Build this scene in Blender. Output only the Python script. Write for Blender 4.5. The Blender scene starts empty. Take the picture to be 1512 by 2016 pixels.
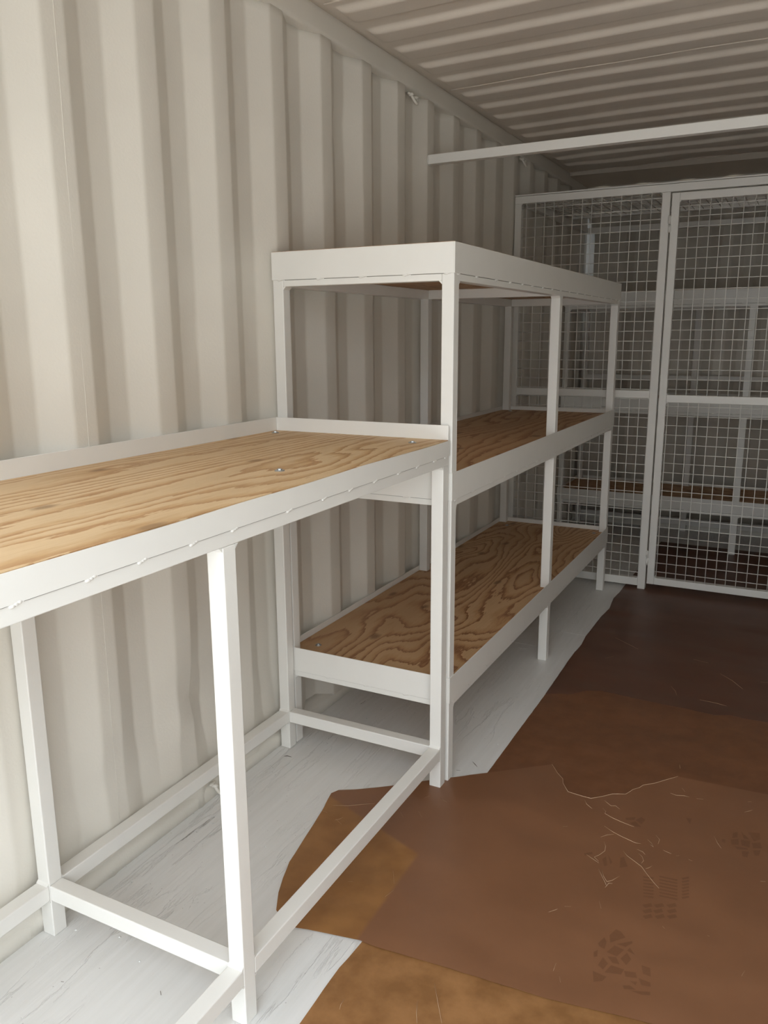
import bpy, bmesh, math, random
from mathutils import Vector, Matrix, noise
random.seed(7)
S = bpy.context.scene
COL = S.collection

# ------------------------------------------------------------------ camera
cam_d = bpy.data.cameras.new('camera')
cam = bpy.data.objects.new('camera', cam_d)
COL.objects.link(cam)
S.camera = cam
FPX = 1586.18
cam_d.sensor_fit = 'HORIZONTAL'
cam_d.sensor_width = 36.0
cam_d.lens = FPX * 36.0 / 1512.0
cam_d.clip_start = 0.02
def cam_axes(yaw, pitch, roll):
    y, p, r = (math.radians(a) for a in (yaw, pitch, roll))
    fw = Vector((-math.sin(y) * math.cos(p), math.cos(y) * math.cos(p), math.sin(p)))
    rt = Vector((math.cos(y), math.sin(y), 0))
    up = rt.cross(fw)
    return math.cos(r) * rt + math.sin(r) * up, -math.sin(r) * rt + math.cos(r) * up, fw
rt, up, fw = cam_axes(27.4288, -12.402, -0.329)
m = Matrix((rt, up, -fw)).transposed().to_4x4()
m.translation = Vector((1.5726, -2.1667, 1.4022))
cam.matrix_world = m

# ------------------------------------------------------------------ daylight through the open doors
world = bpy.data.worlds.new('overcast_sky')
S.world = world
world.use_nodes = True
wn = world.node_tree
wn.nodes.clear()
wo = wn.nodes.new('ShaderNodeOutputWorld')
wb = wn.nodes.new('ShaderNodeBackground')
wtc = wn.nodes.new('ShaderNodeTexCoord')
wsep = wn.nodes.new('ShaderNodeSeparateXYZ')
wr = wn.nodes.new('ShaderNodeValToRGB')
e = wr.color_ramp.elements          # horizon dimmed to weaken level light on door-facing steel, bright overcast above
e[0].position = 0.06; e[0].color = (0.24, 0.25, 0.25, 1)
e[1].position = 0.9; e[1].color = (0.80, 0.90, 1.0, 1)
x = e.new(0.42); x.color = (0.91, 0.96, 1.0, 1)
wn.links.new(wtc.outputs['Generated'], wsep.inputs[0])
wn.links.new(wsep.outputs['Z'], wr.inputs[0])
wn.links.new(wr.outputs[0], wb.inputs['Color'])
wb.inputs['Strength'].default_value = 4.6
wn.links.new(wb.outputs[0], wo.inputs[0])

sun_d = bpy.data.lights.new('sun', 'SUN')
sun_d.energy = 16.0; sun_d.angle = math.radians(3); sun_d.color = (1.0, 0.965, 0.91)
sun = bpy.data.objects.new('sun', sun_d); COL.objects.link(sun)
sun.location = (4, 8, 9)
sun.rotation_euler = Vector((0.45, 1.0, 1.15)).to_track_quat('Z', 'Y').to_euler()   # stands behind the container and lights the yard

S.view_settings.view_transform = 'Standard'
S.view_settings.look = 'None'
S.view_settings.gamma = 1.0
S.view_settings.use_curve_mapping = False
S.view_settings.exposure = 0.04
S.cycles.use_denoising = True
S.cycles.max_bounces = 12
S.cycles.diffuse_bounces = 8
S.cycles.glossy_bounces = 4
S.cycles.sample_clamp_indirect = 6.0

# ------------------------------------------------------------------ helpers
def tag(o, label=None, cat=None, group=None, kind=None):
    if label: o['label'] = label
    if cat: o['category'] = cat
    if group: o['group'] = group
    if kind: o['kind'] = kind
    return o
def link(name, bm, mat, parent=None, bevel=0.0, smooth=False, seg=2):
    me = bpy.data.meshes.new(name)
    bm.normal_update()
    bm.to_mesh(me); bm.free()
    me.materials.append(mat)
    o = bpy.data.objects.new(name, me)
    COL.objects.link(o)
    if parent is not None: o.parent = parent
    if smooth:
        for p in me.polygons: p.use_smooth = True
    if bevel:
        b = o.modifiers.new('bevel', 'BEVEL')
        b.width = bevel; b.segments = seg; b.limit_method = 'ANGLE'; b.angle_limit = math.radians(50)
        b.harden_normals = True
        for p in me.polygons: p.use_smooth = True
    return o
def empty(name, loc, rz=0.0):
    o = bpy.data.objects.new(name, None)
    o.empty_display_size = 0.1
    o.location = loc; o.rotation_euler = (0, 0, rz)
    COL.objects.link(o)
    return o
def box(bm, x0, x1, y0, y1, z0, z1):
    v = [bm.verts.new((x, y, z)) for z in (z0, z1) for y in (y0, y1) for x in (x0, x1)]
    for f in ((0, 2, 3, 1), (4, 5, 7, 6), (0, 1, 5, 4), (2, 6, 7, 3), (0, 4, 6, 2), (1, 3, 7, 5)):
        bm.faces.new([v[i] for i in f])
def boxes(*bs):
    bm = bmesh.new()
    for b in bs: box(bm, *b)
    return bm
def prism(bm, pts, axis, a, b):
    """a closed 2D outline pushed from a to b along the named axis"""
    def P(p, t):
        return {'x': (t, p[0], p[1]), 'y': (p[0], t, p[1]), 'z': (p[0], p[1], t)}[axis]
    lo = [bm.verts.new(P(p, a)) for p in pts]; hi = [bm.verts.new(P(p, b)) for p in pts]
    n = len(pts)
    bm.faces.new(lo); bm.faces.new(hi[::-1])
    for i in range(n):
        bm.faces.new((lo[i], hi[i], hi[(i + 1) % n], lo[(i + 1) % n]))
def fixn(bm):
    bmesh.ops.recalc_face_normals(bm, faces=bm.faces[:])
    return bm
def rod(bm, p, q, r, n=6):
    p, q = Vector(p), Vector(q)
    d = (q - p).normalized()
    u = d.orthogonal().normalized(); w = d.cross(u)
    A = []; B = []
    for i in range(n):
        a = 2 * math.pi * i / n
        o = u * math.cos(a) * r + w * math.sin(a) * r
        A.append(bm.verts.new(p + o)); B.append(bm.verts.new(q + o))
    for i in range(n):
        bm.faces.new((A[i], A[(i + 1) % n], B[(i + 1) % n], B[i]))
    bm.faces.new(A[::-1]); bm.faces.new(B)
def pathtube(bm, pts, r, n=8, closed=False):
    pts = [Vector(p) for p in pts]
    rings = []
    N = len(pts)
    for i, p in enumerate(pts):
        a = pts[(i - 1) % N] if (closed or i > 0) else p
        b = pts[(i + 1) % N] if (closed or i < N - 1) else p
        d = (b - a).normalized()
        u = Vector((0.3, 0.2, 1)).cross(d)
        u = u.normalized() if u.length > 1e-4 else d.orthogonal().normalized()
        w = d.cross(u)
        rr = r[i] if isinstance(r, (list, tuple)) else r
        rings.append([bm.verts.new(p + (u * math.cos(2 * math.pi * k / n) + w * math.sin(2 * math.pi * k / n)) * rr) for k in range(n)])
    for i in range(N if closed else N - 1):
        A, B = rings[i], rings[(i + 1) % N]
        for k in range(n):
            bm.faces.new((A[k], A[(k + 1) % n], B[(k + 1) % n], B[k]))
    if not closed:
        bm.faces.new(rings[0][::-1]); bm.faces.new(rings[-1])
def blob(bm, c, rx, ry, rz, u=8, v=5):
    mt = Matrix.Translation(Vector(c)) @ Matrix.Diagonal((rx, ry, rz, 1))
    bmesh.ops.create_uvsphere(bm, u_segments=u, v_segments=v, radius=1.0, matrix=mt)

# ------------------------------------------------------------------ materials
def newmat(name):
    mt = bpy.data.materials.new(name); mt.use_nodes = True
    nt = mt.node_tree; nt.nodes.clear()
    out = nt.nodes.new('ShaderNodeOutputMaterial')
    b = nt.nodes.new('ShaderNodeBsdfPrincipled')
    nt.links.new(b.outputs[0], out.inputs[0])
    return mt, nt, b
def N(nt, t, **kw):
    n = nt.nodes.new(t)
    for k, v in kw.items():
        if k.startswith('i_'):
            n.inputs[k[2:].replace('_', ' ')].default_value = v
        else: setattr(n, k, v)
    return n
def mapping(nt, scale, space='Object', loc=(0, 0, 0)):
    tc = N(nt, 'ShaderNodeTexCoord'); mp = N(nt, 'ShaderNodeMapping')
    mp.inputs['Scale'].default_value = scale; mp.inputs['Location'].default_value = loc
    nt.links.new(tc.outputs[space], mp.inputs[0])
    return mp.outputs[0]
def ramp(nt, fac, *stops):
    r = N(nt, 'ShaderNodeValToRGB')
    e = r.color_ramp.elements
    e[0].position, e[0].color = stops[0][0], (*stops[0][1], 1)
    e[1].position, e[1].color = stops[1][0], (*stops[1][1], 1)
    for p, c in stops[2:]:
        x = e.new(p); x.color = (*c, 1)
    nt.links.new(fac, r.inputs[0])
    return r.outputs[0]
def math_n(nt, op, a, b=None, c=None, clamp=False):
    n = N(nt, 'ShaderNodeMath', operation=op, use_clamp=clamp)
    for i, v in enumerate((a, b, c)):
        if v is None: continue
        if isinstance(v, (int, float)): n.inputs[i].default_value = v
        else: nt.links.new(v, n.inputs[i])
    return n.outputs[0]
def mixc(nt, fac, a, b):
    n = N(nt, 'ShaderNodeMix', data_type='RGBA')
    for s, v in ((n.inputs[0], fac), (n.inputs[6], a), (n.inputs[7], b)):
        if isinstance(v, (int, float)): s.default_value = v
        elif isinstance(v, tuple): s.default_value = (*v, 1)
        else: nt.links.new(v, s)
    return n.outputs[2]
def bump(nt, bsdf, h, dist, strength=1.0):
    b = N(nt, 'ShaderNodeBump'); b.inputs['Distance'].default_value = dist; b.inputs['Strength'].default_value = strength
    nt.links.new(h, b.inputs['Height']); nt.links.new(b.outputs[0], bsdf.inputs['Normal'])
    return b

WALLC = (0.72, 0.69, 0.625)
def paint(name, col, rough=0.45, blot=0.04, bd=0.0006, sc=9.0):
    mt, nt, b = newmat(name)
    v = mapping(nt, (1, 1, 1))
    n1 = N(nt, 'ShaderNodeTexNoise', i_Scale=sc, i_Detail=4.0); nt.links.new(v, n1.inputs[0])
    c2 = tuple(max(0, c * (1 - 2 * blot)) for c in col)
    nt.links.new(ramp(nt, n1.outputs[0], (0.35, c2), (0.65, col)), b.inputs['Base Color'])
    n2 = N(nt, 'ShaderNodeTexNoise', i_Scale=160.0, i_Detail=2.0); nt.links.new(v, n2.inputs[0])
    bump(nt, b, n2.outputs[0], bd, 0.5)
    b.inputs['Roughness'].default_value = rough
    return mt
M_FRAME = paint('white_enamel_paint', (0.79, 0.78, 0.745), 0.38, 0.01, 0.0002)
M_WALL = paint('container_wall_paint', WALLC, 0.42, 0.03, 0.0005, 2.5)
M_ROOF = paint('container_roof_paint', (0.71, 0.645, 0.565), 0.40, 0.04, 0.0006, 3.0)
M_GAP = paint('seam_gap_shade', (0.25, 0.24, 0.22), 0.6, 0.02)  # dark tone standing in for shade in the narrow gap under each band
M_ZINC, _nt, _b = newmat('zinc_bolt'); _b.inputs['Base Color'].default_value = (0.42, 0.43, 0.43, 1); _b.inputs['Metallic'].default_value = 0.9; _b.inputs['Roughness'].default_value = 0.35

def plywood(name, light, mid, dark, rings, seed, stretch, warp, slope):
    """rotary-cut veneer: contour lines of a slowly varying field drawn out along the board"""
    mt, nt, b = newmat(name)
    v = mapping(nt, (stretch[0], stretch[1], 1.0), loc=(seed, seed * 1.7, seed * 0.3))
    field = N(nt, 'ShaderNodeTexNoise', i_Scale=1.0, i_Detail=1.5, i_Roughness=0.4, i_Distortion=warp)
    nt.links.new(v, field.inputs[0])
    v2 = mapping(nt, (45, 7, 1), loc=(seed, 0, 0))
    jit = N(nt, 'ShaderNodeTexNoise', i_Scale=1.0, i_Detail=4.0, i_Roughness=0.65); nt.links.new(v2, jit.inputs[0])
    sx = N(nt, 'ShaderNodeSeparateXYZ'); nt.links.new(mapping(nt, (1, 1, 1)), sx.inputs[0])
    f = math_n(nt, 'MULTIPLY_ADD', field.outputs[0], rings, math_n(nt, 'MULTIPLY', jit.outputs[0], 1.1))
    f = math_n(nt, 'ADD', f, math_n(nt, 'MULTIPLY', sx.outputs[0], slope))
    fr = math_n(nt, 'FRACT', f)
    col = ramp(nt, fr, (0.0, light), (0.40, light), (0.70, mid), (0.90, dark), (0.96, dark), (1.0, light))
    v3 = mapping(nt, (260, 9, 1))
    g = N(nt, 'ShaderNodeTexNoise', i_Scale=1.0, i_Detail=2.0); nt.links.new(v3, g.inputs[0])
    v4 = mapping(nt, (5, 1.2, 1), loc=(seed, 3, 0))
    big = N(nt, 'ShaderNodeTexNoise', i_Scale=1.0, i_Detail=2.0); nt.links.new(v4, big.inputs[0])
    col = mixc(nt, ramp(nt, g.outputs[0], (0.45, (0, 0, 0)), (0.75, (0.35, 0.35, 0.35))), col, mid)
    col = mixc(nt, ramp(nt, big.outputs[0], (0.45, (0, 0, 0)), (0.75, (0.5, 0.5, 0.5))), col, tuple(c * 0.8 for c in mid))
    # knots
    v5 = mapping(nt, (3.4, 1.7, 1), loc=(seed * 2, seed, 0))
    vo = N(nt, 'ShaderNodeTexVoronoi', i_Scale=1.0, voronoi_dimensions='2D'); nt.links.new(v5, vo.inputs[0])
    kn = ramp(nt, math_n(nt, 'ADD', vo.outputs['Distance'], math_n(nt, 'MULTIPLY', jit.outputs[0], 0.08)), (0.065, (1, 1, 1)), (0.105, (0, 0, 0)))
    col = mixc(nt, math_n(nt, 'MULTIPLY', kn, 0.7), col, tuple(c * 0.55 for c in dark))
    nt.links.new(col, b.inputs['Base Color'])
    bump(nt, b, fr, 0.0004, 0.3)
    b.inputs['Roughness'].default_value = 0.55
    return mt
M_PLY_BENCH = plywood('pale_pine_plywood', (0.66, 0.47, 0.27), (0.55, 0.345, 0.165), (0.43, 0.235, 0.10), 9.0, 3.1, (4.2, 0.8), 0.5, 22.0)
M_PLY_LOW = plywood('flame_grain_plywood', (0.62, 0.41, 0.225), (0.53, 0.31, 0.15), (0.29, 0.13, 0.055), 15.0, 8.4, (2.6, 1.15), 0.6, 16.0)
M_PLY_MID = plywood('middle_shelf_plywood', (0.54, 0.34, 0.18), (0.45, 0.25, 0.115), (0.29, 0.13, 0.055), 12.0, 14.2, (3.2, 0.9), 0.6, 18.0)

def floor_mat():
    mt, nt, b = newmat('white_painted_plywood_floor')
    v = mapping(nt, (42, 2.6, 1))
    n1 = N(nt, 'ShaderNodeTexNoise', i_Scale=1.0, i_Detail=6.0, i_Roughness=0.62); nt.links.new(v, n1.inputs[0])
    v2 = mapping(nt, (2.2, 1.0, 1), loc=(3, 1, 0))
    patch = N(nt, 'ShaderNodeTexNoise', i_Scale=1.6, i_Detail=3.0); nt.links.new(v2, patch.inputs[0])
    v3 = mapping(nt, (30, 4.5, 1), loc=(9, 4, 0))
    cr = N(nt, 'ShaderNodeTexNoise', i_Scale=1.0, i_Detail=8.0, i_Roughness=0.7, i_Distortion=0.6); nt.links.new(v3, cr.inputs[0])
    crm = math_n(nt, 'MULTIPLY', ramp(nt, cr.outputs[0], (0.675, (0, 0, 0)), (0.69, (1, 1, 1))), ramp(nt, patch.outputs[0], (0.50, (0, 0, 0)), (0.58, (1, 1, 1))))
    sp = N(nt, 'ShaderNodeTexVoronoi', i_Scale=11.0, voronoi_dimensions='2D'); nt.links.new(mapping(nt, (1, 1, 1)), sp.inputs[0])
    spm = math_n(nt, 'MULTIPLY', ramp(nt, sp.outputs['Distance'], (0.012, (1, 1, 1)), (0.022, (0, 0, 0))), ramp(nt, patch.outputs[0], (0.48, (0, 0, 0)), (0.52, (1, 1, 1))))
    base = ramp(nt, n1.outputs[0], (0.3, (0.70, 0.695, 0.675)), (0.7, (0.76, 0.755, 0.74)))
    # thin ridges of raised veneer and brush marks, long and sparse
    v6 = mapping(nt, (11, 1.3, 1), loc=(1, 7, 0))
    rg = N(nt, 'ShaderNodeTexNoise', i_Scale=1.0, i_Detail=7.0, i_Roughness=0.6, i_Distortion=0.25); nt.links.new(v6, rg.inputs[0])
    rid = ramp(nt, math_n(nt, 'ABSOLUTE', math_n(nt, 'SUBTRACT', rg.outputs[0], 0.5)), (0.0, (1, 1, 1)), (0.012, (0, 0, 0)))
    rid = math_n(nt, 'MULTIPLY', rid, ramp(nt, patch.outputs[0], (0.42, (0, 0, 0)), (0.56, (1, 1, 1))))
    col = mixc(nt, math_n(nt, 'MULTIPLY', crm, 0.5), base, (0.26, 0.24, 0.22))
    col = mixc(nt, math_n(nt, 'MULTIPLY', rid, 0.35), col, (0.84, 0.835, 0.82))
    col = mixc(nt, math_n(nt, 'MULTIPLY', spm, 0.5), col, (0.30, 0.28, 0.25))
    nt.links.new(col, b.inputs['Base Color'])
    soft = math_n(nt, 'MULTIPLY', n1.outputs[0], math_n(nt, 'ADD', 0.12, math_n(nt, 'MULTIPLY', ramp(nt, patch.outputs[0], (0.42, (0, 0, 0)), (0.6, (1, 1, 1))), 0.5)))
    h = math_n(nt, 'ADD', math_n(nt, 'SUBTRACT', soft, math_n(nt, 'MULTIPLY', crm, 0.7)), math_n(nt, 'MULTIPLY', rid, 0.25))
    bump(nt, b, h, 0.005, 0.9)
    b.inputs['Roughness'].default_value = 0.42
    return mt
M_FLOOR = floor_mat()

def paper(name, c1, c2, rough, sc, mott, patch=None, fold=None):
    mt, nt, b = newmat(name)
    v = mapping(nt, (1, 1, 1))
    n1 = N(nt, 'ShaderNodeTexNoise', i_Scale=sc, i_Detail=5.0, i_Roughness=0.6); nt.links.new(v, n1.inputs[0])
    v2 = mapping(nt, (1.0, 2.0, 1))
    n2 = N(nt, 'ShaderNodeTexNoise', i_Scale=1.8, i_Detail=1.0, i_Distortion=0.3); nt.links.new(v2, n2.inputs[0])
    col = ramp(nt, n1.outputs[0], (0.5 - mott, c1), (0.5 + mott, c2))
    if patch:   # the piece of the sheet with no second sheet under it is paler: bounded by two straight hidden edges
        sx = N(nt, 'ShaderNodeSeparateXYZ'); nt.links.new(v, sx.inputs[0])
        fac = None
        for (nx, ny, d) in patch['lines']:
            e = math_n(nt, 'ADD', math_n(nt, 'MULTIPLY', sx.outputs[0], nx), math_n(nt, 'MULTIPLY', sx.outputs[1], ny))
            e = math_n(nt, 'MULTIPLY', math_n(nt, 'SUBTRACT', e, d), 90.0, clamp=True)
            fac = e if fac is None else math_n(nt, 'MULTIPLY', fac, e)
        n3 = N(nt, 'ShaderNodeTexNoise', i_Scale=14.0, i_Detail=5.0); nt.links.new(v, n3.inputs[0])
        pc = ramp(nt, n3.outputs[0], (0.35, patch['c1']), (0.65, patch['c2']))
        col = mixc(nt, fac, col, pc)
    nt.links.new(col, b.inputs['Base Color'])
    w = math_n(nt, 'ADD', math_n(nt, 'MULTIPLY', n2.outputs[0], 1.0), math_n(nt, 'MULTIPLY', n1.outputs[0], 0.06))
    bump(nt, b, w, 0.05, 0.4)
    b.inputs['Roughness'].default_value = rough
    return mt
M_PA = paper('glossy_brown_sheet', (0.192, 0.086, 0.041), (0.225, 0.103, 0.050), 0.42, 3.0, 0.2,
             patch=dict(lines=[(-0.347, -0.938, 0.0937), (-1.0, -0.015, -0.746)], c1=(0.235, 0.105, 0.032), c2=(0.30, 0.14, 0.045)))
M_PB = paper('mottled_tan_sheet', (0.215, 0.098, 0.032), (0.31, 0.15, 0.055), 0.5, 13.0, 0.14)
M_PD = paper('brown_kraft_sheet', (0.155, 0.062, 0.026), (0.19, 0.080, 0.035), 0.5, 16.0, 0.16)
M_PE = paper('dark_brown_sheet', (0.105, 0.045, 0.026), (0.135, 0.057, 0.032), 0.42, 4.0, 0.2)
M_PRINT = paper('shoe_dirt', (0.162, 0.071, 0.033), (0.178, 0.079, 0.037), 0.46, 30.0, 0.2)
M_SCUFF = paper('torn_paper_fibre', (0.48, 0.33, 0.21), (0.55, 0.39, 0.26), 0.7, 30.0, 0.2)
M_CHIP = paint('white_paint_chip', (0.8, 0.8, 0.78), 0.6)
M_GROUND = paint('yard_concrete', (0.50, 0.495, 0.48), 0.9, 0.1, 0.002, 3.0)

# ------------------------------------------------------------------ container shell
YD, YE = -2.02, 3.93          # door end, inner face of the end wall
XL, XR = 0.055, 2.39          # inner faces of the side-wall crests
ZR = 2.44                     # roof
PER, S0, DEP = 0.285, -0.817, 0.036
def corr_profile(t0, t1, s0=S0, per=PER, dep=DEP):
    """(t, depth) along a corrugated sheet: crest, slope, valley, slope, with softly rolled bends"""
    base = [(0.0, 0.0), (0.068, 0.0), (0.141, dep), (0.209, dep)]
    pts = []
    k = math.floor((t0 - s0) / per) - 1
    raw = []
    while s0 + k * per < t1 + per:
        raw += [(s0 + k * per + a, d) for a, d in base]; k += 1
    r = 0.007
    for i in range(1, len(raw) - 1):
        p = Vector(raw[i]); a = (Vector(raw[i - 1]) - p).normalized(); b = (Vector(raw[i + 1]) - p).normalized()
        for s in (0.0, 0.25, 0.5, 0.75, 1.0):
            q0, q1 = p + a * r, p + b * r
            q = (1 - s) ** 2 * q0 + 2 * s * (1 - s) * p + s * s * q1
            pts.append((q.x, q.y))
    pts = [p for p in pts if t0 <= p[0] <= t1]
    return [(t0, pts[0][1])] + pts + [(t1, pts[-1][1])]
def sidewall(name, x, sgn, y0, y1, z0, z1, dents):
    bm = bmesh.new()
    prof = corr_profile(y0, y1)
    zs = [z0 + (z1 - z0) * i / 60 for i in range(61)]
    rows = []
    for z in zs:
        row = []
        for (y, d) in prof:
            dd = d
            if dents:
                for (cy, cz, ry, rz, amp) in dents:
                    q = ((y - cy) / ry) ** 2 + ((z - cz) / rz) ** 2
                    if q < 1: dd += amp * (1 - q) ** 2 * (0.6 + 0.8 * noise.noise(Vector((y * 14, z * 11, 2.0))))
                dd += 0.0016 * noise.noise(Vector((y * 3.3, z * 2.1, 0.5)))
                if z < 0.32 and -1.3 < y < 0.0:      # battered, flattened foot of the sheet
                    k = (0.32 - z) / 0.32
                    dd = dd * (1 - 0.75 * k) + 0.026 * k * noise.noise(Vector((y * 10, z * 12, 4.0)))
            row.append(bm.verts.new((x - sgn * dd, y, z)))
        rows.append(row)
    for i in range(len(rows) - 1):
        for j in range(len(prof) - 1):
            q = (rows[i][j], rows[i][j + 1], rows[i + 1][j + 1], rows[i + 1][j])
            bm.faces.new(q if sgn > 0 else q[::-1])
    o = link(name, bm, M_WALL, smooth=True)
    s = o.modifiers.new('sheet', 'SOLIDIFY'); s.thickness = 0.002; s.offset = -1
    return o
dents = [(0.50, 2.12, 0.10, 0.10, 0.012), (0.55, 2.02, 0.14, 0.16, 0.006), (-0.36, 1.40, 0.05, 0.07, 0.010), (0.16, 2.16, 0.06, 0.1, 0.006),
         (-0.45, 0.30, 0.12, 0.34, 0.026), (-0.62, 0.22, 0.10, 0.30, -0.014), (-0.25, 0.38, 0.10, 0.34, 0.020), (-0.80, 0.25, 0.10, 0.25, 0.012), (-0.1, 1.12, 0.07, 0.2, 0.004), (1.29, 2.27, 0.05, 0.07, 0.01)]
wl = sidewall('wall_left', XL, 1, YD, YE + 0.03, 0.0, 2.375, dents)
tag(wl, 'cream painted corrugated steel side wall behind the workbench and shelves', kind='structure')
wr_ = sidewall('wall_right', XR, -1, YD, YE + 0.03, 0.0, 2.375, None)
tag(wr_, 'corrugated side wall opposite the workbench', kind='structure')
# welded sheet seam on the left wall
bm = bmesh.new(); pathtube(bm, [(XL + 0.0003, -0.776 - 0.0095 * i / 20 + 0.0006 * math.sin(i * 2.1), 2.36 - 2.25 * i / 20) for i in range(21)], 0.0006, 6)
link('weld_seam', bm, M_WALL, wl, smooth=True)
# end wall
def endwall():
    bm = bmesh.new()
    prof = corr_profile(XL - 0.04, XR + 0.04, s0=0.13, per=0.285, dep=0.055)
    for (a, b) in zip(prof[:-1], prof[1:]):
        vs = [bm.verts.new(c) for c in ((a[0], YE + a[1], 0), (b[0], YE + b[1], 0), (b[0], YE + b[1], 2.4), (a[0], YE + a[1], 2.4))]
        bm.faces.new(vs)
    bmesh.ops.remove_doubles(bm, verts=bm.verts[:], dist=1e-5)
    o = link('wall_back', bm, M_WALL, smooth=True)
    s = o.modifiers.new('sheet', 'SOLIDIFY'); s.thickness = 0.002; s.offset = -1
    return tag(o, 'corrugated end wall behind the mesh cage', kind='structure')
endwall()
# corner posts of the end wall and its header
bm = boxes((XL - 0.05, XL + 0.005, YE - 0.012, YE + 0.06, 0.0, 2.40), (XR - 0.005, XR + 0.05, YE - 0.012, YE + 0.06, 0.0, 2.40), (XL - 0.05, XR + 0.05, YE + 0.012, YE + 0.09, 2.385, 2.50))
tag(link('trim_1', bm, M_WALL, bevel=0.006), 'corner posts and header rail of the end wall', kind='structure')
# top side rails
def toprail(name, x, sgn, lab):
    bm = bmesh.new()
    xi = x + sgn * 0.004; xo = x - sgn * 0.06
    n = 60
    rows = []
    for i in range(n + 1):
        y = YD + (YE + 0.02 - YD) * i / n
        w = 0.003 * noise.noise(Vector((0, y * 2.5, 1.0)))
        rows.append([bm.verts.new((px, y, pz)) for px, pz in ((xo, 2.362), (xi - sgn * 0.010, 2.362 + w), (xi - sgn * 0.002, 2.366 + w), (xi, 2.376 + w), (xi, 2.428), (xi - sgn * 0.003, 2.447), (xo, 2.50))])
    for A, B in zip(rows[:-1], rows[1:]):
        for k in range(6): bm.faces.new((A[k], A[k + 1], B[k + 1], B[k]))
        bm.faces.new((A[6], A[0], B[0], B[6]))
    bm.faces.new(rows[0]); bm.faces.new(rows[-1][::-1])
    fixn(bm)
    o = link(name, bm, M_WALL, smooth=True)
    o.modifiers.new('edge', 'EDGE_SPLIT').split_angle = math.radians(60)
    tag(o, lab, kind='structure')
toprail('trim_2', XL, 1, 'top side rail above the left wall')
toprail('trim_3', XR, -1, 'top side rail above the right wall')
# bottom side rails
for nm, xa, xb, lb in (('baseboard_left', XL - 0.045, XL + 0.003, 'bottom rail along the foot of the left wall'), ('baseboard_right', XR - 0.003, XR + 0.045, 'bottom rail along the foot of the right wall')):
    bm = bmesh.new()
    rows = []
    s = 1 if nm.endswith('left') else -1
    fx = xb if s > 0 else xa
    bx = xa if s > 0 else xb
    for i in range(91):
        y = YD + (YE - YD) * i / 90
        w = 0.004 * noise.noise(Vector((0, y * 6, 7.0)))
        rows.append([bm.verts.new(p) for p in ((bx, y, -0.01), (fx + s * w * 0.3, y, -0.01), (fx, y, 0.03 + w), (fx - s * 0.006, y, 0.045 + w * 2), (bx, y, 0.075 + w * 2))])
    for A, B in zip(rows[:-1], rows[1:]):
        for k in range(4): bm.faces.new((A[k], A[k + 1], B[k + 1], B[k]))
        bm.faces.new((A[4], A[0], B[0], B[4]))
    bm.faces.new(rows[0]); bm.faces.new(rows[-1][::-1])
    fixn(bm)
    tag(link(nm, bm, M_WALL, smooth=True), lb, kind='structure')
bm = boxes((XL, XR, YE - 0.006, YE + 0.05, -0.01, 0.06))
tag(link('baseboard_back', bm, M_WALL, bevel=0.004), 'bottom rail along the foot of the end wall', kind='structure')
# floor
bm = boxes((XL - 0.06, XR + 0.06, YD - 0.06, YE + 0.08, -0.16, 0.0))
flr = tag(link('floor', bm, M_FLOOR), 'white painted plywood floor with worn brush-marked grain', kind='structure')
bm = boxes((XL, 0.79, 1.4795, 1.4815, 0.0, 0.0006), (0.35, 0.585, 1.249, 1.2505, 0.0, 0.0005), (XL, 0.80, -1.33, -1.327, 0.0, 0.0005))
link('board_joint', bm, M_CHIP, flr)
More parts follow.
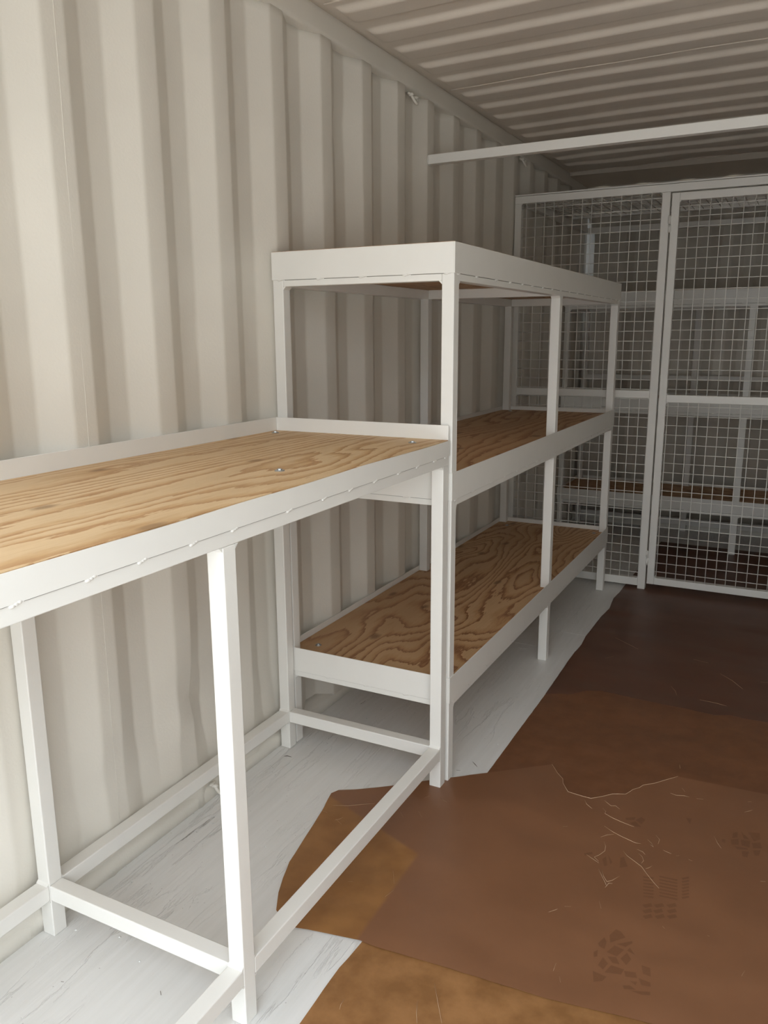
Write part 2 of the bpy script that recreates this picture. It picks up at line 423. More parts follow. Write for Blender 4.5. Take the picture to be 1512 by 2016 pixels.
# roof sheet with stamped cross corrugations, ends rounded off short of the rails
def roof():
    bm = bmesh.new()
    starts = [0.356 - 0.213 * k + 0.0 for k in range(12)] + [0.569, 0.778, 0.99, 1.188, 1.432, 1.642, 1.849, 2.077, 2.284, 2.50, 2.715, 2.93, 3.145]
    w1, flat, w2 = 0.022, 0.085, 0.045
    def prof(y):
        for s in starts:
            a = y - (s - 0.012)
            if 0 <= a <= w1 + flat + w2:
                if a < w1: t = a / w1
                elif a < w1 + flat: t = 1.0
                else: t = 1 - (a - w1 - flat) / w2
                return 0.6 * t + 0.4 * t * t * (3 - 2 * t)
        return 0.0
    ys = []
    y = YD
    while y < YE:
        ys.append(y); y += 0.0055
    ys.append(YE + 0.10)
    L = XR - XL
    xs = [XL - 0.02] + [XL + 0.03 + 0.10 * i / 12 for i in range(13)] + [XL + 0.13 + (L - 0.26) * i / 14 for i in range(1, 15)] + [XR - 0.13 + 0.10 * i / 12 for i in range(1, 13)] + [XR + 0.02]
    rows = []
    for y in ys:
        row = []
        for x in xs:
            e = min(x - (XL + 0.045), (XR - 0.045) - x) / 0.05
            e = max(0.0, min(1.0, e)); e = math.sqrt(e * (2 - e)) if e < 1 else 1.0
            z = ZR + 0.012 * math.sin(math.pi * max(0, min(1, (x - XL) / L))) - 0.0175 * prof(y) * e
            z += 0.003 * noise.noise(Vector((x * 2, y * 1.7, 3)))
            if y > 2.6: z += 0.014 * noise.noise(Vector((x * 2.6, y * 3.0, 8))) * min(1, (y - 2.6) * 2) * max(0.0, min(1.0, (x - XL - 0.05) * 6, (XR - 0.05 - x) * 6))
            if y > 3.44: z = ZR - 0.020 - 0.004 * (y - 3.44)
            row.append(bm.verts.new((x, y, z)))
        rows.append(row)
    for A, B in zip(rows[:-1], rows[1:]):
        for k in range(len(xs) - 1): bm.faces.new((A[k], B[k], B[k + 1], A[k + 1]))
    o = link('ceiling', bm, M_ROOF, smooth=True)
    s = o.modifiers.new('sheet', 'SOLIDIFY'); s.thickness = 0.003; s.offset = -1
    tag(o, 'cream corrugated steel container roof with cross ribs', kind='structure')
    bm = bmesh.new()
    for yy in (0.30 + 1.055, 0.30, 3.43):
        pathtube(bm, [(XL + 0.03 + (L - 0.06) * i / 24, yy + 0.004 * math.sin(i), ZR + 0.012 * math.sin(math.pi * i / 24) - 0.001) for i in range(25)], 0.0028, 6)
    link('weld_seam', bm, M_ROOF, o, smooth=True)
roof()
# door-end frame of the container (threshold, posts, header) and the yard outside
bm = boxes((XL - 0.10, XL - 0.005, YD - 0.10, YD, -0.16, 2.55), (XR + 0.005, XR + 0.10, YD - 0.10, YD, -0.16, 2.55), (XL - 0.10, XR + 0.10, YD - 0.10, YD, 2.40, 2.58))
tag(link('door_1', bm, M_WALL, bevel=0.004), 'steel frame of the open container doorway', kind='structure')
bm = boxes((-12, 14, -16, 12, -0.30, -0.20))
tag(link('ground', bm, M_GROUND), 'concrete yard outside the container', kind='structure')

# ------------------------------------------------------------------ steel furniture
T = 0.0383
BP = 0.003
def weld(bm, p, q, outward, gap_pos, n_beads, up=(0, 0, 1)):
    """weld beads spaced along an edge from p to q"""
    p, q = Vector(p), Vector(q)
    for i in range(n_beads):
        t = (i + 0.5 + random.uniform(-0.12, 0.12)) / n_beads
        c = p.lerp(q, t)
        d = (q - p).normalized()
        a = abs(d.x) > 0.5
        for k in range(3):
            cc = c + d * (k - 1) * 0.0045 + Vector((0, 0, (k - 1) * 0.0012))
            blob(bm, cc, 0.0055 if a else 0.0024, 0.0024 if a else 0.0055, 0.0034)
def dark_seams(segs):
    bm = bmesh.new()
    for s in segs: box(bm, *s)
    return bm
def parts(name, bs, mat, parent, bevel=0.0025, seg=2):
    out = []
    for b in bs:
        out.append(link(name, boxes(b), mat, parent, bevel=bevel, seg=seg))
    return out
BEAD = {}
def beads(parent, pts, axis):
    """one small tack weld per point; copies share a mesh"""
    for p in pts:
        if axis not in BEAD:
            w = bmesh.new()
            for k in (-1, 0, 1):
                c = Vector((0.0055 * k, 0, 0.0015 * k)) if axis == 'x' else Vector((0, 0.0055 * k, 0.0015 * k))
                blob(w, c, *((0.0062, 0.0024, 0.0036) if axis == 'x' else (0.0024, 0.0062, 0.0036)))
            o = link('weld_bead', w, M_FRAME, parent, smooth=True); BEAD[axis] = o
        else:
            o = BEAD[axis].copy(); COL.objects.link(o); o.parent = parent
        o.location = p
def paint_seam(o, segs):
    """add a dark strip, painted-in shade of the gap under a band, to the band's own mesh"""
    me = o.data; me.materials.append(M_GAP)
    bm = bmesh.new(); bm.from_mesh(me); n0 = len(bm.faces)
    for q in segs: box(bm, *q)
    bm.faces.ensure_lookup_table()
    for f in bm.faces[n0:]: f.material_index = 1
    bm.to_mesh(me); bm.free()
def gusset(bm, x, z, sx, sz, y0, y1, r=0.009):
    """small chamfer weld filling an inside corner of a frame lying in x-z"""
    prism(bm, [(x, z), (x + sx * r, z), (x, z + sz * r)], 'y', y0, y1)
def gusset_yz(bm, y, z, sy, sz, x0, x1, r=0.009):
    prism(bm, [(y, z), (y + sy * r, z), (y, z + sz * r)], 'x', x0, x1)

def make_rack(root, L, D, mid_y, shelves, top_z, rear_mid=None, ply=(None, None, None), extra=False):
    """local frame: x from 0 (wall side) to D (open side), y from 0 to L"""
    rear_mid = mid_y if rear_mid is None else rear_mid
    for (ya, yb) in ((0, rear_mid), (mid_y, mid_y), (L - T, L - T)):
        pass
    ztop = shelves[-1]['tube'] + T - 0.0008
    for x0, y0 in ((0, 0), (0, rear_mid), (0, L - T), (D - T, 0), (D - T, mid_y), (D - T, L - T)):
        link('leg', boxes((x0, x0 + T, y0, y0 + T, 0, ztop)), M_FRAME, root, bevel=0.003)
    for i, s in enumerate(shelves):
        zt, zb, zu = s['top'], s['bot'], s['tube']
        parts('rail', [(0.0005, T - 0.0005, T, L - T, zu, zu + T), (D - T + 0.0005, D - 0.0005, T, L - T, zu, zu + T),
                       (T, D - T, 0.0005, T - 0.0005, zu, zu + T), (T, D - T, L - T + 0.0005, L - 0.0005, zu, zu + T), (T, D - T, mid_y, mid_y + T, zu, zu + T)], M_FRAME, root)
        for yy, sy in ((T, 1), (mid_y, -1), (mid_y + T, 1), (L - T, -1)):
            g = bmesh.new(); gusset_yz(g, yy, zu, sy, -1, D - T + 0.001, D - 0.001); link('corner_weld', fixn(g), M_FRAME, root)
        for xx, sx in ((T, 1), (D - T, -1)):
            g = bmesh.new(); gusset(g, xx, zu, sx, -1, 0.001, T - 0.001); link('corner_weld', fixn(g), M_FRAME, root)
        # flat bar edging: near end, front, back, far end
        bd = parts('edge_band', [(D, D + BP, -BP, L + BP, zb, zt), (-0.001, D, -BP, 0, zb, zt), (-0.001, D, L, L + BP, zb, zt), (-BP, -0.0005, 0, L, zb, zt)], M_FRAME, root, 0.0012, 1)
        ya = [0.03, 0.173, 0.345, 0.481, 0.614, 0.728, 0.855, 0.98, 1.10, 1.23, 1.36, 1.49, 1.62, 1.76, 1.89, 2.03, 2.15, L - 0.02]
        xa = [0.03, 0.173, 0.320, 0.464, D - 0.02]
        beads(bd[0], [(D + 0.0012, y, zb) for y in ya], 'y')
        beads(bd[1], [(x, -0.0012, zb) for x in xa], 'x')
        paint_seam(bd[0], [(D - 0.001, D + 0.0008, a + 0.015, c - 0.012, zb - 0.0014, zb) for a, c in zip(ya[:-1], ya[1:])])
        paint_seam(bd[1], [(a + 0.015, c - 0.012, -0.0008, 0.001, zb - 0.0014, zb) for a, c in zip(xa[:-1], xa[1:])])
        # plywood, notched around the uprights
        p = bmesh.new()
        c = 0.0015
        if i == len(shelves) - 1:
            prism(p, [(c, c), (D - c, c), (D - c, L - c), (c, L - c)], 'z', zu + T, s['ply'])
        else:
            e = T + 0.002
            rm, mm = rear_mid, mid_y
            out = [(e, c), (D - e, c), (D - e, e), (D - c, e), (D - c, mm - .002), (D - e, mm - .002), (D - e, mm + e), (D - c, mm + e), (D - c, L - e), (D - e, L - e), (D - e, L - c),
                   (e, L - c), (e, L - e), (c, L - e), (c, rm + e), (e, rm + e), (e, rm - .002), (c, rm - .002), (c, e), (e, e)]
            prism(p, out, 'z', zu + T, s['ply'])
        fixn(p)
        po = link('plywood_shelf', p, ply[i], root)
        for (bx, by) in s.get('bolts', ()):
            q = bmesh.new()
            bmesh.ops.create_cone(q, cap_ends=True, segments=16, radius1=0.011, radius2=0.009, depth=0.003, matrix=Matrix.Translation((bx, by, s['ply'] + 0.0015)))
            bmesh.ops.create_cone(q, cap_ends=True, segments=6, radius1=0.006, radius2=0.005, depth=0.004, matrix=Matrix.Translation((bx, by, s['ply'] + 0.004)))
            link('bolt', q, M_ZINC, po)

rack = empty('shelving_rack', (0.060, 0.0, 0.0))
tag(rack, 'tall white steel three-tier plywood shelving rack against the left wall past the workbench', 'shelving')
sh = [dict(top=0.3575, bot=0.2728, tube=0.2525, ply=0.335, bolts=((0.073, 0.099), (0.56, 2.16), (0.073, 2.13))),
      dict(top=1.0047, bot=0.9206, tube=0.9005, ply=0.984, bolts=((0.07, 0.10), (0.07, 2.14))),
      dict(top=1.6541, bot=1.5703, tube=1.5500, ply=1.6555)]
make_rack(rack, 2.2477, 0.6135, 1.0997, sh, 1.59, ply=(M_PLY_LOW, M_PLY_MID, M_PLY_MID))

# bench
bench = empty('workbench', (0.0634, 0.0, 0.0))
tag(bench, 'long white steel workbench with pale plywood top in the left foreground', 'workbench')
D, y0, y1, ym = 0.604, -2.0, -0.0107, -1.0547
for lx in (0, D - T):
    for ly in (y0, ym, y1 - T):
        link('leg', boxes((lx, lx + T, ly, ly + T, 0, 1.0285)), M_FRAME, bench, bevel=0.003)
parts('top_rail', [(0, T, y0, y1, 1.0283, 1.0666), (D - T, D, y0, y1, 1.0283, 1.0666), (T, D - T, y0, y0 + T, 1.0283, 1.0666), (T, D - T, y1 - T, y1, 1.0283, 1.0666), (T, D - T, ym, ym + T, 1.0283, 1.0666)], M_FRAME, bench)
for yy, sy in ((ym, -1), (ym + T, 1), (y1 - T, -1)):
    g = bmesh.new(); gusset_yz(g, yy, 1.0284, sy, -1, D - T + 0.001, D - 0.001); link('corner_weld', fixn(g), M_FRAME, bench)
# edge band: the front one follows the slightly wavy cut of the bar
bm = bmesh.new()
n = 60
prev = None
for i in range(n + 1):
    y = y0 + (y1 - y0) * i / n
    zt = 1.1012 + 0.0035 * noise.noise(Vector((y * 3.0, 5.0, 0)))
    cur = [bm.verts.new(p) for p in ((D, y, 1.0571), (D + BP, y, 1.0571), (D + BP, y, zt), (D, y, zt))]
    if prev:
        for k in range(4): bm.faces.new((prev[k], prev[(k + 1) % 4], cur[(k + 1) % 4], cur[k]))
    else: bm.faces.new(cur[::-1])
    prev = cur
bm.faces.new(prev)
fixn(bm)
fb = link('edge_band', bm, M_FRAME, bench)
bys = [-1.93, -1.80, -1.66, -1.57, -1.488, -1.359, -1.254, -1.132, -1.019, -0.84, -0.706, -0.589, -0.469, -0.339, -0.228, -0.113, -0.035]
beads(fb, [(D + 0.0014, y, 1.0562) for y in bys], 'y')
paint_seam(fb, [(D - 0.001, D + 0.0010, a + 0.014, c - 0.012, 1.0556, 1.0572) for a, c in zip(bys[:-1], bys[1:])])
link('back_lip', boxes((-0.001, 0.002, y0, y1, 1.06, 1.145)), M_FRAME, bench, bevel=0.001, seg=1)
link('end_lip', boxes((0.002, D, y1 - 0.003, y1, 1.06, 1.145)), M_FRAME, bench, bevel=0.001, seg=1)
bm = bmesh.new(); prism(bm, [(0.003, y0), (D - 0.001, y0), (D - 0.001, y1 - 0.004), (0.003, y1 - 0.004)], 'z', 1.067, 1.1028)
ply = link('plywood_top', fixn(bm), M_PLY_BENCH, bench)
for bx, by in ((0.041, -0.077), (0.535, -0.113), (0.470, -0.676), (0.041, -1.9), (0.53, -1.9)):
    q = bmesh.new()
    bmesh.ops.create_cone(q, cap_ends=True, segments=18, radius1=0.012, radius2=0.010, depth=0.0025, matrix=Matrix.Translation((bx, by, 1.104)))
    bmesh.ops.create_cone(q, cap_ends=True, segments=6, radius1=0.0065, radius2=0.0055, depth=0.005, matrix=Matrix.Translation((bx, by, 1.1055)))
    link('bolt', q, M_ZINC, ply)
ZA, ZB = 0.0990, 0.1385
for lx in (0, D - T):
    for ya, yb in ((y0 + T, ym), (ym + T, y1 - T)):
        link('lower_rail', boxes((lx + 0.0003, lx + T - 0.0003, ya, yb, ZA, ZB)), M_FRAME, bench, bevel=0.003)
for ly in (y0, ym, y1 - T):
    link('cross_rail', boxes((T, D - T, ly + 0.0003, ly + T - 0.0003, ZA, ZB)), M_FRAME, bench, bevel=0.003)
for yy, sy in ((ym, -1), (ym + T, 1), (y1 - T, -1)):
    for xx in (0, D - T):
        for zz, sz in ((ZB, 1), (ZA, -1)):
            g = bmesh.new(); gusset_yz(g, yy, zz, sy, sz, xx + 0.001, xx + T - 0.001, 0.006); link('corner_weld', fixn(g), M_FRAME, bench)

# end rack inside the cage, turned across the container
rack2 = empty('shelving_rack', (2.345, 3.88, 0.0), math.pi / 2)
# local x runs to world +y after the turn, so mirror the plan: local x=0 must be the wall side
rack2.location = (0.095, 3.90, 0.0); rack2.rotation_euler = (0, 0, -math.pi / 2)
tag(rack2, 'white steel shelving rack across the end wall, seen through the cage mesh', 'shelving')
sh2 = [dict(top=0.352, bot=0.270, tube=0.250, ply=0.333), dict(top=0.990, bot=0.905, tube=0.885, ply=0.968), dict(top=1.665, bot=1.578, tube=1.560, ply=1.667)]
make_rack(rack2, 2.24, 0.575, 1.135, sh2, 1.6, rear_mid=0.765, ply=(M_PLY_LOW, M_PLY_MID, M_PLY_MID))
link('back_rail', boxes((0.004, T - 0.004, T, 2.24 - T, 1.078, 1.112)), M_FRAME, rack2, bevel=0.0025)
link('floor_rail', boxes((0.004, T - 0.004, T, 2.24 - T, 0.045, 0.093)), M_FRAME, rack2, bevel=0.0025)

# ------------------------------------------------------------------ mesh cage
YC, MS = 2.3319, 0.0508
cage = empty('mesh_cage', (0.0, YC, 0.0))
tag(cage, 'white welded wire mesh cage closing off the far end of the container', 'cage')
PZ, PXL, PXR, CZT = 0.0605, 0.838, 0.8785, 2.1373
DX0, DZ0, DZ1 = 0.8862, 0.0368, 2.0924
XD1, XD2 = 1.610, XR - 0.01
parts('post', [(PZ, PZ + T, 0, T, 0.019, CZT - T), (PXL, PXR, 0, T, 0.0, CZT - T), (XD2 - T, XD2, 0, T, 0.0, CZT - T)], M_FRAME, cage)
parts('rail', [(PZ, XD2, 0, T, CZT - T, CZT), (PZ + T, PXL, 0, T, 1.0629, 1.1031), (PZ + T, PXL, 0, T, 0.0191, 0.0631)], M_FRAME, cage)
def corners(parent, wins):
    for (xa, xb, za, zb) in wins:
        for x, sx in ((xa, 1), (xb, -1)):
            for z, sz in ((za, 1), (zb, -1)):
                g = bmesh.new(); gusset(g, x, z, sx, sz, 0.001, T - 0.001, 0.008); link('corner_weld', fixn(g), M_FRAME, parent)
corners(cage, ((PZ + T, PXL, 1.1031, CZT - T), (PZ + T, PXL, 0.0631, 1.0629)))
link('cap_strip', boxes((PZ - 0.002, XD2, 0.006, 0.06, CZT + 0.003, CZT + 0.009)), M_FRAME, cage)
def wires(bm, xa, xb, za, zb, x_first, z_first, r=0.0022, y=0.006):
    k = math.ceil((xa - x_first) / MS); x = x_first + k * MS
    while x < xb:
        j = random.uniform(-0.0006, 0.0006)
        rod(bm, (x + j, y, za - 0.004), (x - j, y, zb + 0.004), r, 6); x += MS
    k = math.ceil((za - z_first) / MS); z = z_first + k * MS
    while z < zb:
        j = random.uniform(-0.0006, 0.0006)
        rod(bm, (xa - 0.004, y + 2 * r, z + j), (xb + 0.004, y + 2 * r, z - j), r, 6); z += MS
bm = bmesh.new()
XW = PZ + T + 0.54 * MS
wires(bm, PZ + T, PXL, 1.1031, CZT - T, XW, CZT - T - 0.5 * MS)
wires(bm, PZ + T, PXL, 0.0631, 1.0629, XW, 1.0590)
link('wire_mesh', bm, M_FRAME, cage, smooth=True)
def door(xa, xb, hinge_left):
    o = link('door', boxes((xa, xa + T, 0, T, DZ0, DZ1)), M_FRAME, cage, bevel=0.0025)      # hinge stile
    parts('stile', [(xb - T, xb, 0, T, DZ0, DZ1)], M_FRAME, o)
    parts('rail', [(xa + T, xb - T, 0.0003, T - 0.0003, DZ1 - T, DZ1), (xa + T, xb - T, 0.0003, T - 0.0003, DZ0, DZ0 + T), (xa + T, xb - T, 0.0003, T - 0.0003, 1.044, 1.084)], M_FRAME, o)
    b = bmesh.new()
    wires(b, xa + T, xb - T, 1.084, DZ1 - T, DX0 + T + 0.9 * MS, DZ1 - T - 0.52 * MS)
    wires(b, xa + T, xb - T, DZ0 + T, 1.044, DX0 + T + 0.20 * MS, 1.044 - 0.020)
    link('wire_mesh', b, M_FRAME, o, smooth=True)
    corners(o, ((xa + T, xb - T, DZ0 + T, 1.044), (xa + T, xb - T, 1.084, DZ1 - T)))
    hx = xa - 0.004 if hinge_left else xb + 0.004
    for hz in (1.943, 0.187):
        q = bmesh.new()
        rod(q, (hx, -0.005, hz - 0.041), (hx, -0.005, hz - 0.0006), 0.0062, 12)
        rod(q, (hx, -0.005, hz + 0.0006), (hx, -0.005, hz + 0.041), 0.0055, 12)
        for k in range(9):
            blob(q, (hx - 0.0065, -0.001, hz + 0.006 + k * 0.0035), 0.004, 0.0025, 0.0022, 6, 4)
            blob(q, (hx + 0.0065, -0.001, hz - 0.006 - k * 0.0035), 0.004, 0.0025, 0.0022, 6, 4)
        link('hinge', q, M_FRAME, o, smooth=True)
door(DX0, XD1, True)
door(XD1 + 0.008, XD2 - T - 0.006, False)
# cage roof frame
ry = 3.31 - YC
parts('roof_rail', [(PZ - 0.002, PZ + 0.033, T, 3.86 - YC, 2.103, 2.1373), (XD2 - 0.035, XD2, T, 3.86 - YC, 2.103, 2.1373), (0.12, XD2, ry, ry + T, 2.132, 2.170), (PZ, XD2, 3.86 - YC, 3.895 - YC, 2.098, 2.137)], M_FRAME, cage)
bm = bmesh.new()
x = PZ + 0.05
while x < XD2 - 0.02:
    rod(bm, (x, T, 2.1395), (x, ry, 2.1395), 0.0022, 6); x += MS
y = T + 0.02
while y < ry:
    rod(bm, (PZ, y, 2.1440), (XD2, y, 2.1440), 0.0022, 6); y += MS
link('roof_mesh', bm, M_FRAME, cage, smooth=True)

# ------------------------------------------------------------------ crossbar under the roof
cb = empty('crossbar', (XL, 1.175, 2.128), 0)
Lb = XR - XL
link('bar', boxes((0.001, Lb - 0.001, 0, T, -0.019, 0.019)), M_FRAME, cb, bevel=0.003)
cb.rotation_euler = (0, -0.005, 0)
tag(cb, 'white square steel bar spanning the container below the roof', 'bar')
w = bmesh.new(); blob(w, (0.004, T / 2, -0.020), 0.004, 0.018, 0.003); blob(w, (0.004, -0.001, 0), 0.004, 0.003, 0.018)
link('weld_bead', w, M_FRAME, cb, smooth=True)

# ------------------------------------------------------------------ lashing rings welded to the wall
def ring(loc, lab, flat=False):
    o = empty('lashing_ring', loc)
    tag(o, lab, 'lashing ring', 'lashing rings along the left wall')
    pts = []
    for i in range(11):
        a = math.pi * i / 10
        pts.append((0.014 + 0.014 * math.sin(a), -0.020 + 0.036 * (1 - math.cos(a)) / 2 * 1.1, -0.030 * math.sin(a) - 0.002))
    b = bmesh.new(); pathtube(b, pts, 0.0055, 10)
    link('hook', b, M_WALL, o, smooth=True)
    b = bmesh.new()
    blob(b, (0.012, -0.020, 0.0), 0.013, 0.010, 0.007); blob(b, (0.012, 0.021, -0.003), 0.013, 0.010, 0.007)
    blob(b, (0.004, -0.022, 0.004), 0.008, 0.014, 0.006)
    link('weld_bead', b, M_WALL, o, smooth=True)
    return o
ring((XL - 0.012, 1.035, 2.345), 'cream lashing ring under the roof rail, left of the white crossbar')
ring((XL - 0.012, 2.475, 2.352), 'cream lashing ring high on the wall just before the cage, beyond the crossbar')
ring((XL, -0.392, 0.045), 'cream lashing ring at the wall foot under the workbench')

# ------------------------------------------------------------------ protective sheets on the floor
def sheet(name, outline, z, mat, th=0.0007, wob=0.0):
    bm = bmesh.new()
    f = bm.faces.new([bm.verts.new((x, y, z)) for x, y in outline])
    bm.normal_update()
    if f.normal.z < 0: f.normal_flip()
    bmesh.ops.triangulate(bm, faces=[f])
    r = bmesh.ops.extrude_face_region(bm, geom=bm.faces[:])
    for v in [g for g in r['geom'] if isinstance(g, bmesh.types.BMVert)]: v.co.z += th
    fixn(bm)
    return link(name, bm, mat)
def ragged(pts, amp=0.0015, step=0.03):
    out = []
    for a, b in zip(pts[:-1], pts[1:]):
        a, b = Vector(a), Vector(b); n = max(1, int((b - a).length / step))
        for i in range(n):
            p = a.lerp(b, i / n); nn = noise.noise(Vector((p.x * 31, p.y * 31, 1.0)))
            d = (b - a).normalized(); out.append((p.x - d.y * amp * nn, p.y + d.x * amp * nn))
    out.append(tuple(pts[-1]))
    return out
XS = 2.30
edgeD = [(0.766, 2.46), (0.766, 2.369), (0.765, 2.219), (0.757, 2.095), (0.773, 1.917), (0.763, 1.771), (0.759, 1.467), (0.767, 1.356), (0.761, 1.215), (0.768, 0.771)]
D_out = ragged([(0.7665, 0.84), (0.768, 0.771), (0.767, 0.106), (0.768, -0.20), (0.78, -0.30)]) + [(XS, -0.30), (XS, 1.25), (0.80, 1.25)]
pD = sheet('floor_paper', D_out, 0.0006, M_PD)
tag(pD, 'reddish brown floor paper beside the tall rack, between two other sheets', 'paper sheet', 'brown protective sheets on the floor')
E_out = ragged([(0.790, 3.474), (0.78, 2.9)] + edgeD) + ragged([(0.768, 0.771), (0.800, 0.790), (0.859, 0.813), (0.905, 0.872), (0.958, 0.899), (1.03, 0.893), (1.12, 0.886), (1.273, 0.884), (1.385, 0.875), (1.434, 0.899), (1.503, 0.896), (1.567, 0.901), (1.9, 0.91), (XS, 0.90)], 0.002) + [(XS, 3.45)]
pE = sheet('floor_paper', E_out, 0.0016, M_PE)
tag(pE, 'darkest brown sheet on the floor, running under the mesh cage door', 'paper sheet', 'brown protective sheets on the floor')
B_out = ragged([(0.772, -0.62), (0.763, -0.764), (0.757, -0.828), (0.758, -0.9), (0.761, -0.998), (0.76, -1.5), (0.765, -1.95)]) + [(XS, -1.95), (XS, -0.62)]
pB = sheet('floor_paper', B_out, 0.0006, M_PB)
tag(pB, 'mottled orange brown paper sheet at the bottom edge of the picture', 'paper sheet', 'brown protective sheets on the floor')
A_top = [(0.526, -0.108), (0.599, -0.04), (0.769, 0.103), (0.943, 0.25), (0.973, 0.205), (0.999, 0.178), (1.006, 0.153), (1.033, 0.111), (1.064, 0.108), (1.105, 0.106), (1.134, 0.132), (1.159, 0.161), (1.196, 0.177), (1.211, 0.215), (1.227, 0.234), (1.234, 0.256), (1.263, 0.281), (1.325, 0.358)]
A_left = [(0.376, -0.23), (0.397, -0.311), (0.400, -0.322), (0.406, -0.353), (0.426, -0.454), (0.448, -0.57), (0.47, -0.633), (0.493, -0.686), (0.524, -0.742), (0.57, -0.772), (0.601, -0.771), (0.663, -0.755), (0.744, -0.74), (0.76, -0.737), (0.776, -0.738), (0.809, -0.737), (0.952, -0.723), (1.201, -0.703), (1.405, -0.669), (1.527, -0.649)]
A_out = ragged([(0.376, -0.23), (0.388, -0.205), (0.45, -0.165)] + A_top, 0.0018, 0.02) + [(1.60, 0.375), (1.95, 0.40), (XS, 0.41), (XS, -0.54)] + ragged(A_left[::-1], 0.0015, 0.03)
pA = sheet('floor_paper', A_out, 0.0040, M_PA)
tag(pA, 'large torn-edged brown sheet with shoe prints in the right foreground', 'paper sheet', 'brown protective sheets on the floor')
# torn white edge of the front sheet
bm = bmesh.new()
tear = ragged(A_top[3:], 0.0018, 0.02)
pathtube(bm, [(x, y, 0.0050) for x, y in tear], 0.0008, 5)
link('torn_edge', bm, M_SCUFF, pA, smooth=True)

# pale fibres and creases scraped out of the front sheet, traced where they lie (camera pixel -> floor point)
def floor_pt(u, v, z=0.005):
    d = rt * ((u - 756) / FPX) + up * (-(v - 1008) / FPX) + fw
    o = cam.matrix_world.translation
    t = (z - o.z) / d.z
    p = o + d * t
    return (p.x, p.y, z)
def strokes(parent, name, lines, r, z, mat, conv):
    for L in lines:
        bm = bmesh.new()
        P = [floor_pt(*conv(a, b), z) for a, b in L]
        pathtube(bm, P, [r * (0.4 if i in (0, len(P) - 1) else 1.0) for i in range(len(P))], 4)
        link(name, bm, mat, parent, smooth=True)
c4 = lambda a, b: (1080 + a / 3.5, 1480 + b / 3.5)
c5 = lambda a, b: (1080 + a / 3.5, 1740 + b / 3.5)
LN = [[(250, 330), (262, 360), (288, 382), (300, 392)], [(375, 388), (395, 412), (388, 425), (440, 455), (500, 482), (545, 500), (588, 517)], [(385, 335), (405, 352), (430, 372), (462, 372), (490, 395)],
      [(385, 512), (440, 550), (500, 582), (550, 605), (600, 628), (635, 633)], [(360, 588), (400, 573), (450, 568)], [(382, 618), (393, 650), (388, 683), (350, 710), (315, 725), (345, 755)], [(262, 708), (300, 735), (345, 765)],
      [(345, 808), (365, 850), (385, 890), (400, 925)], [(368, 812), (380, 860), (402, 895), (440, 885), (490, 855)], [(390, 935), (415, 905), (440, 908)], [(515, 685), (540, 715), (600, 760), (640, 790), (680, 845), (720, 895), (760, 940)],
      [(610, 672), (650, 690), (665, 708)], [(620, 700), (645, 722), (655, 750), (640, 768)], [(682, 605), (710, 630), (722, 655), (700, 640)], [(740, 575), (765, 605), (755, 635)], [(670, 805), (690, 800), (715, 785)],
      [(790, 678), (820, 692), (845, 702)], [(880, 718), (900, 715)], [(965, 742), (990, 752)], [(840, 285), (880, 300), (930, 302), (970, 312)], [(1020, 322), (1065, 328)], [(920, 250), (940, 275)], [(1350, 415), (1385, 408), (1405, 402)], [(1375, 345), (1398, 345)],
      [(900, 90), (906, 115)], [(100, 516), (130, 515)], [(1460, 892), (1495, 895)], [(1140, 580), (1165, 630), (1190, 665)]]
strokes(pA, 'paper_fibre', LN, 0.0007, 0.0053, M_SCUFF, c4)
LN5 = [[(0, 195), (50, 178), (62, 172)], [(110, 155), (155, 156)], [(348, 118), (362, 170)], [(785, 292), (800, 308)], [(1095, 355), (1108, 362)], [(1330, 635), (1352, 598)], [(32, 600), (52, 545)], [(75, 640), (82, 680)]]
strokes(pA, 'paper_fibre', LN5, 0.0006, 0.0053, M_SCUFF, c5)
c1 = lambda a, b: (500 + a / 3.78, 1480 + b / 3.78)
strokes(pA, 'paper_fibre', [[(585, 398), (700, 402), (800, 392), (900, 385)], [(600, 508), (640, 500), (665, 487)], [(610, 500), (650, 540)], [(1035, 885), (1043, 980)], [(975, 1080), (1040, 1030)], [(1090, 450), (1112, 490)], [(1225, 445), (1248, 485)], [(1385, 345), (1435, 375)], [(700, 966), (735, 966)], [(1270, 343), (1305, 330)], [(512, 440), (545, 452)]], 0.0005, 0.0053, M_SCUFF, c1)
c2 = lambda a, b: (900 + a / 2.4706, 1130 + b / 2.4706)
strokes(pE, 'paper_fibre', [[(770, 310), (830, 340), (880, 365)], [(1150, 415), (1220, 432)], [(1280, 485), (1340, 520), (1390, 560)], [(1180, 612), (1260, 628), (1310, 642)], [(1475, 525), (1512, 528)], [(1040, 545), (1062, 570), (1068, 590)], [(720, 410), (760, 400)]], 0.0006, 0.0030, M_SCUFF, c2)
strokes(pD, 'paper_fibre', [[(1082, 925), (1085, 945)]], 0.001, 0.0018, M_SCUFF, c2)
c3 = lambda a, b: (540 + a / 4.2, 1780 + b / 4.2)
strokes(pB, 'paper_fibre', [[(580, 785), (550, 830), (540, 870)], [(1185, 800), (1175, 900), (1180, 985)], [(1325, 660), (1350, 800), (1385, 985)]], 0.0006, 0.0018, M_SCUFF, c3)
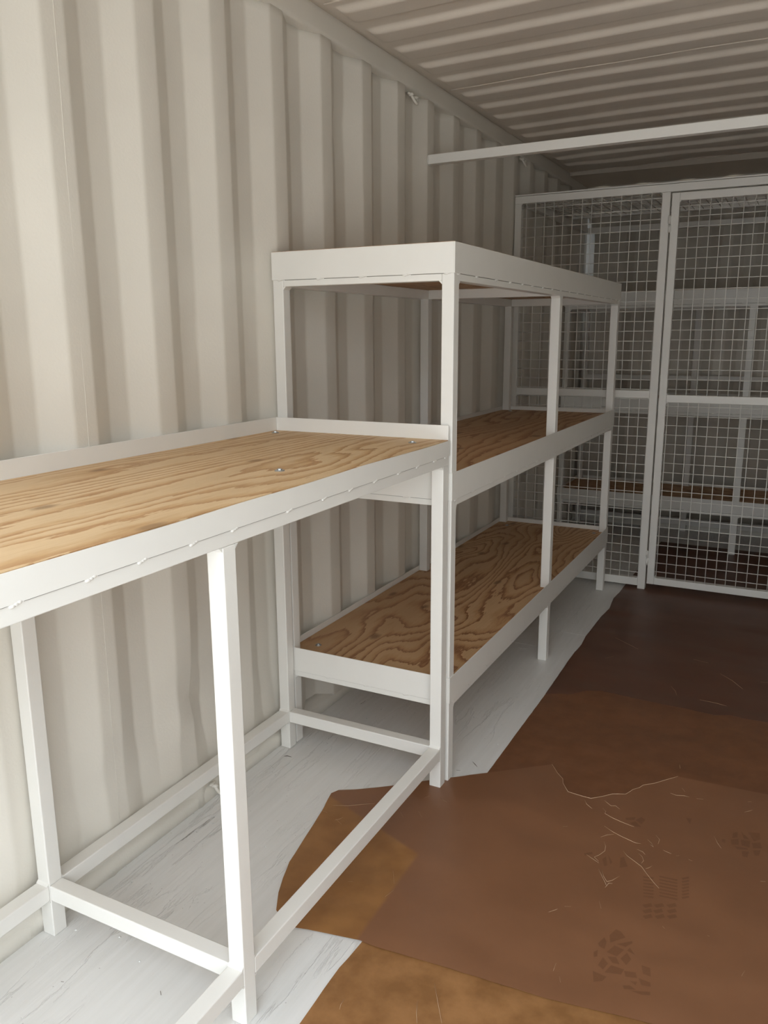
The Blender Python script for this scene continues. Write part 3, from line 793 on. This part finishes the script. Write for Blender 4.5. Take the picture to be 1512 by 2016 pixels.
# shoe prints: tread blocks of trodden-in dirt
def tread(name, polys, conv):
    bm = bmesh.new()
    for P in polys:
        vs = [bm.verts.new(floor_pt(*conv(a, b), 0.0049)) for a, b in P]
        f = bm.faces.new(vs); bm.normal_update()
        if f.normal.z < 0: f.normal_flip()
    return link(name, bm, M_PRINT, pA)
tread('shoe_print', [[(420, 355), (465, 312), (500, 330), (530, 370), (425, 405)], [(340, 410), (385, 368), (400, 400), (385, 450), (350, 430)], [(470, 415), (575, 395), (580, 408), (530, 435)], [(400, 470), (455, 425), (520, 455), (470, 500)],
                     [(540, 460), (560, 440), (595, 490)], [(405, 500), (465, 505), (490, 555), (440, 545)], [(340, 560), (375, 505), (410, 550), (375, 590)], [(495, 515), (540, 475), (570, 520), (535, 560)], [(385, 610), (430, 560), (520, 590), (500, 625)],
                     [(305, 600), (400, 640), (370, 670), (310, 675)], [(520, 600), (600, 610), (610, 650), (530, 640)], [(640, 560), (700, 580), (705, 640), (650, 620)], [(560, 670), (610, 675), (600, 700)], [(510, 700), (560, 700), (600, 730), (520, 725)], [(620, 650), (700, 680), (705, 710), (640, 700)], [(560, 735), (700, 745), (700, 768), (640, 765)],
                     [(310, 470), (340, 455), (335, 500), (312, 505)]], c5)
rows = []
for k in range(7):
    y = -60 + k * 22
    rows.append([(650, y + 8), (725, y + 16), (722, y + 27), (655, y + 18)])
    rows.append([(760, y + 4), (890, y + 30), (885, y + 40), (765, y + 14)])
    rows.append([(915, y + 20), (965, y + 10), (970, y + 22), (925, y + 32)])
for k in range(9):
    a = 640 + (k % 3) * 85 + random.uniform(-8, 8); y = 140 + (k // 3) * 38
    rows.append([(a, y + 5), (a + 60, y - 8), (a + 72, y + 16), (a + 20, y + 26)])
tread('shoe_print', rows, c5)
tread('shoe_print', [[(1270, 560), (1305, 550), (1300, 590), (1265, 595)], [(1325, 548), (1385, 605), (1345, 600)], [(1375, 555), (1455, 560), (1458, 605), (1415, 618)], [(1255, 605), (1308, 600), (1310, 640), (1260, 640)], [(1325, 605), (1390, 612), (1385, 660), (1330, 645)],
                     [(1400, 630), (1460, 625), (1470, 665), (1410, 665)], [(1280, 650), (1370, 665), (1375, 675), (1300, 672)], [(1330, 685), (1380, 688), (1370, 728), (1335, 720)], [(1410, 680), (1460, 680), (1450, 715), (1420, 715)], [(1195, 600), (1218, 605), (1215, 628), (1195, 620)]], c4)
tread('shoe_print', [[(530, 455), (600, 450), (590, 470), (535, 470)], [(600, 470), (640, 450), (668, 470), (640, 500)], [(560, 490), (600, 480), (640, 520), (600, 515)], [(945, 455), (985, 460), (975, 500)], [(495, 730), (520, 725), (545, 790), (490, 800)], [(370, 740), (395, 720), (405, 780), (385, 790)], [(410, 710), (440, 760), (425, 775)], [(245, 700), (300, 690), (305, 705), (250, 715)]], c4)

# ------------------------------------------------------------------ crumbs of paint and dirt on the white floor
bm = bmesh.new()
for k in range(60):
    y = random.uniform(-1.5, 2.2); x = random.uniform(0.12, 0.74)
    if y < -0.2 and x > 0.38: x = random.uniform(0.12, 0.36)
    s = random.uniform(0.0012, 0.003)
    blob(bm, (x, y, s * 0.4), s * random.uniform(1, 1.8), s, s * 0.5, 5, 4)
tag(link('paint_crumbs', bm, M_CHIP, smooth=True), 'scattered white paint crumbs on the bare white floor strip', 'debris', kind='stuff')

crumbs = bpy.data.objects['paint_crumbs']
c7 = lambda a, b: (1020 + a / 7.756, 1080 + b / 7.756)
strokes(flr, 'scratch', [[(505, 1170), (600, 1080), (725, 945)], [(0, 1515), (125, 1530)], [(0, 1545), (110, 1550)], [(840, 960), (915, 930)], [(640, 1220), (705, 1195)], [(40, 1745), (115, 1755)], [(415, 1915), (500, 1905)], [(1050, 875), (1110, 820)]], 0.0007, 0.0003, M_CHIP, c7)
c5b = lambda a, b: (500 + a / 3.287, 1200 + b / 3.287)
M_SPL = paint('dark_wood', (0.10, 0.07, 0.05), 0.7)
strokes(crumbs, 'wood_splinter', [[(1415, 985), (1430, 1000), (1445, 1018)], [(195, 950), (215, 947), (242, 954)], [(690, 612), (722, 590)], [(1310, 1040), (1335, 1042)]], 0.0012, 0.0012, M_SPL, c5b)
c6b = lambda a, b: (a / 2.329, 1150 + b / 2.329)
strokes(crumbs, 'wood_splinter', [[(735, 1866), (738, 1884)], [(280, 1822), (292, 1824)]], 0.0012, 0.0012, M_SPL, c6b)
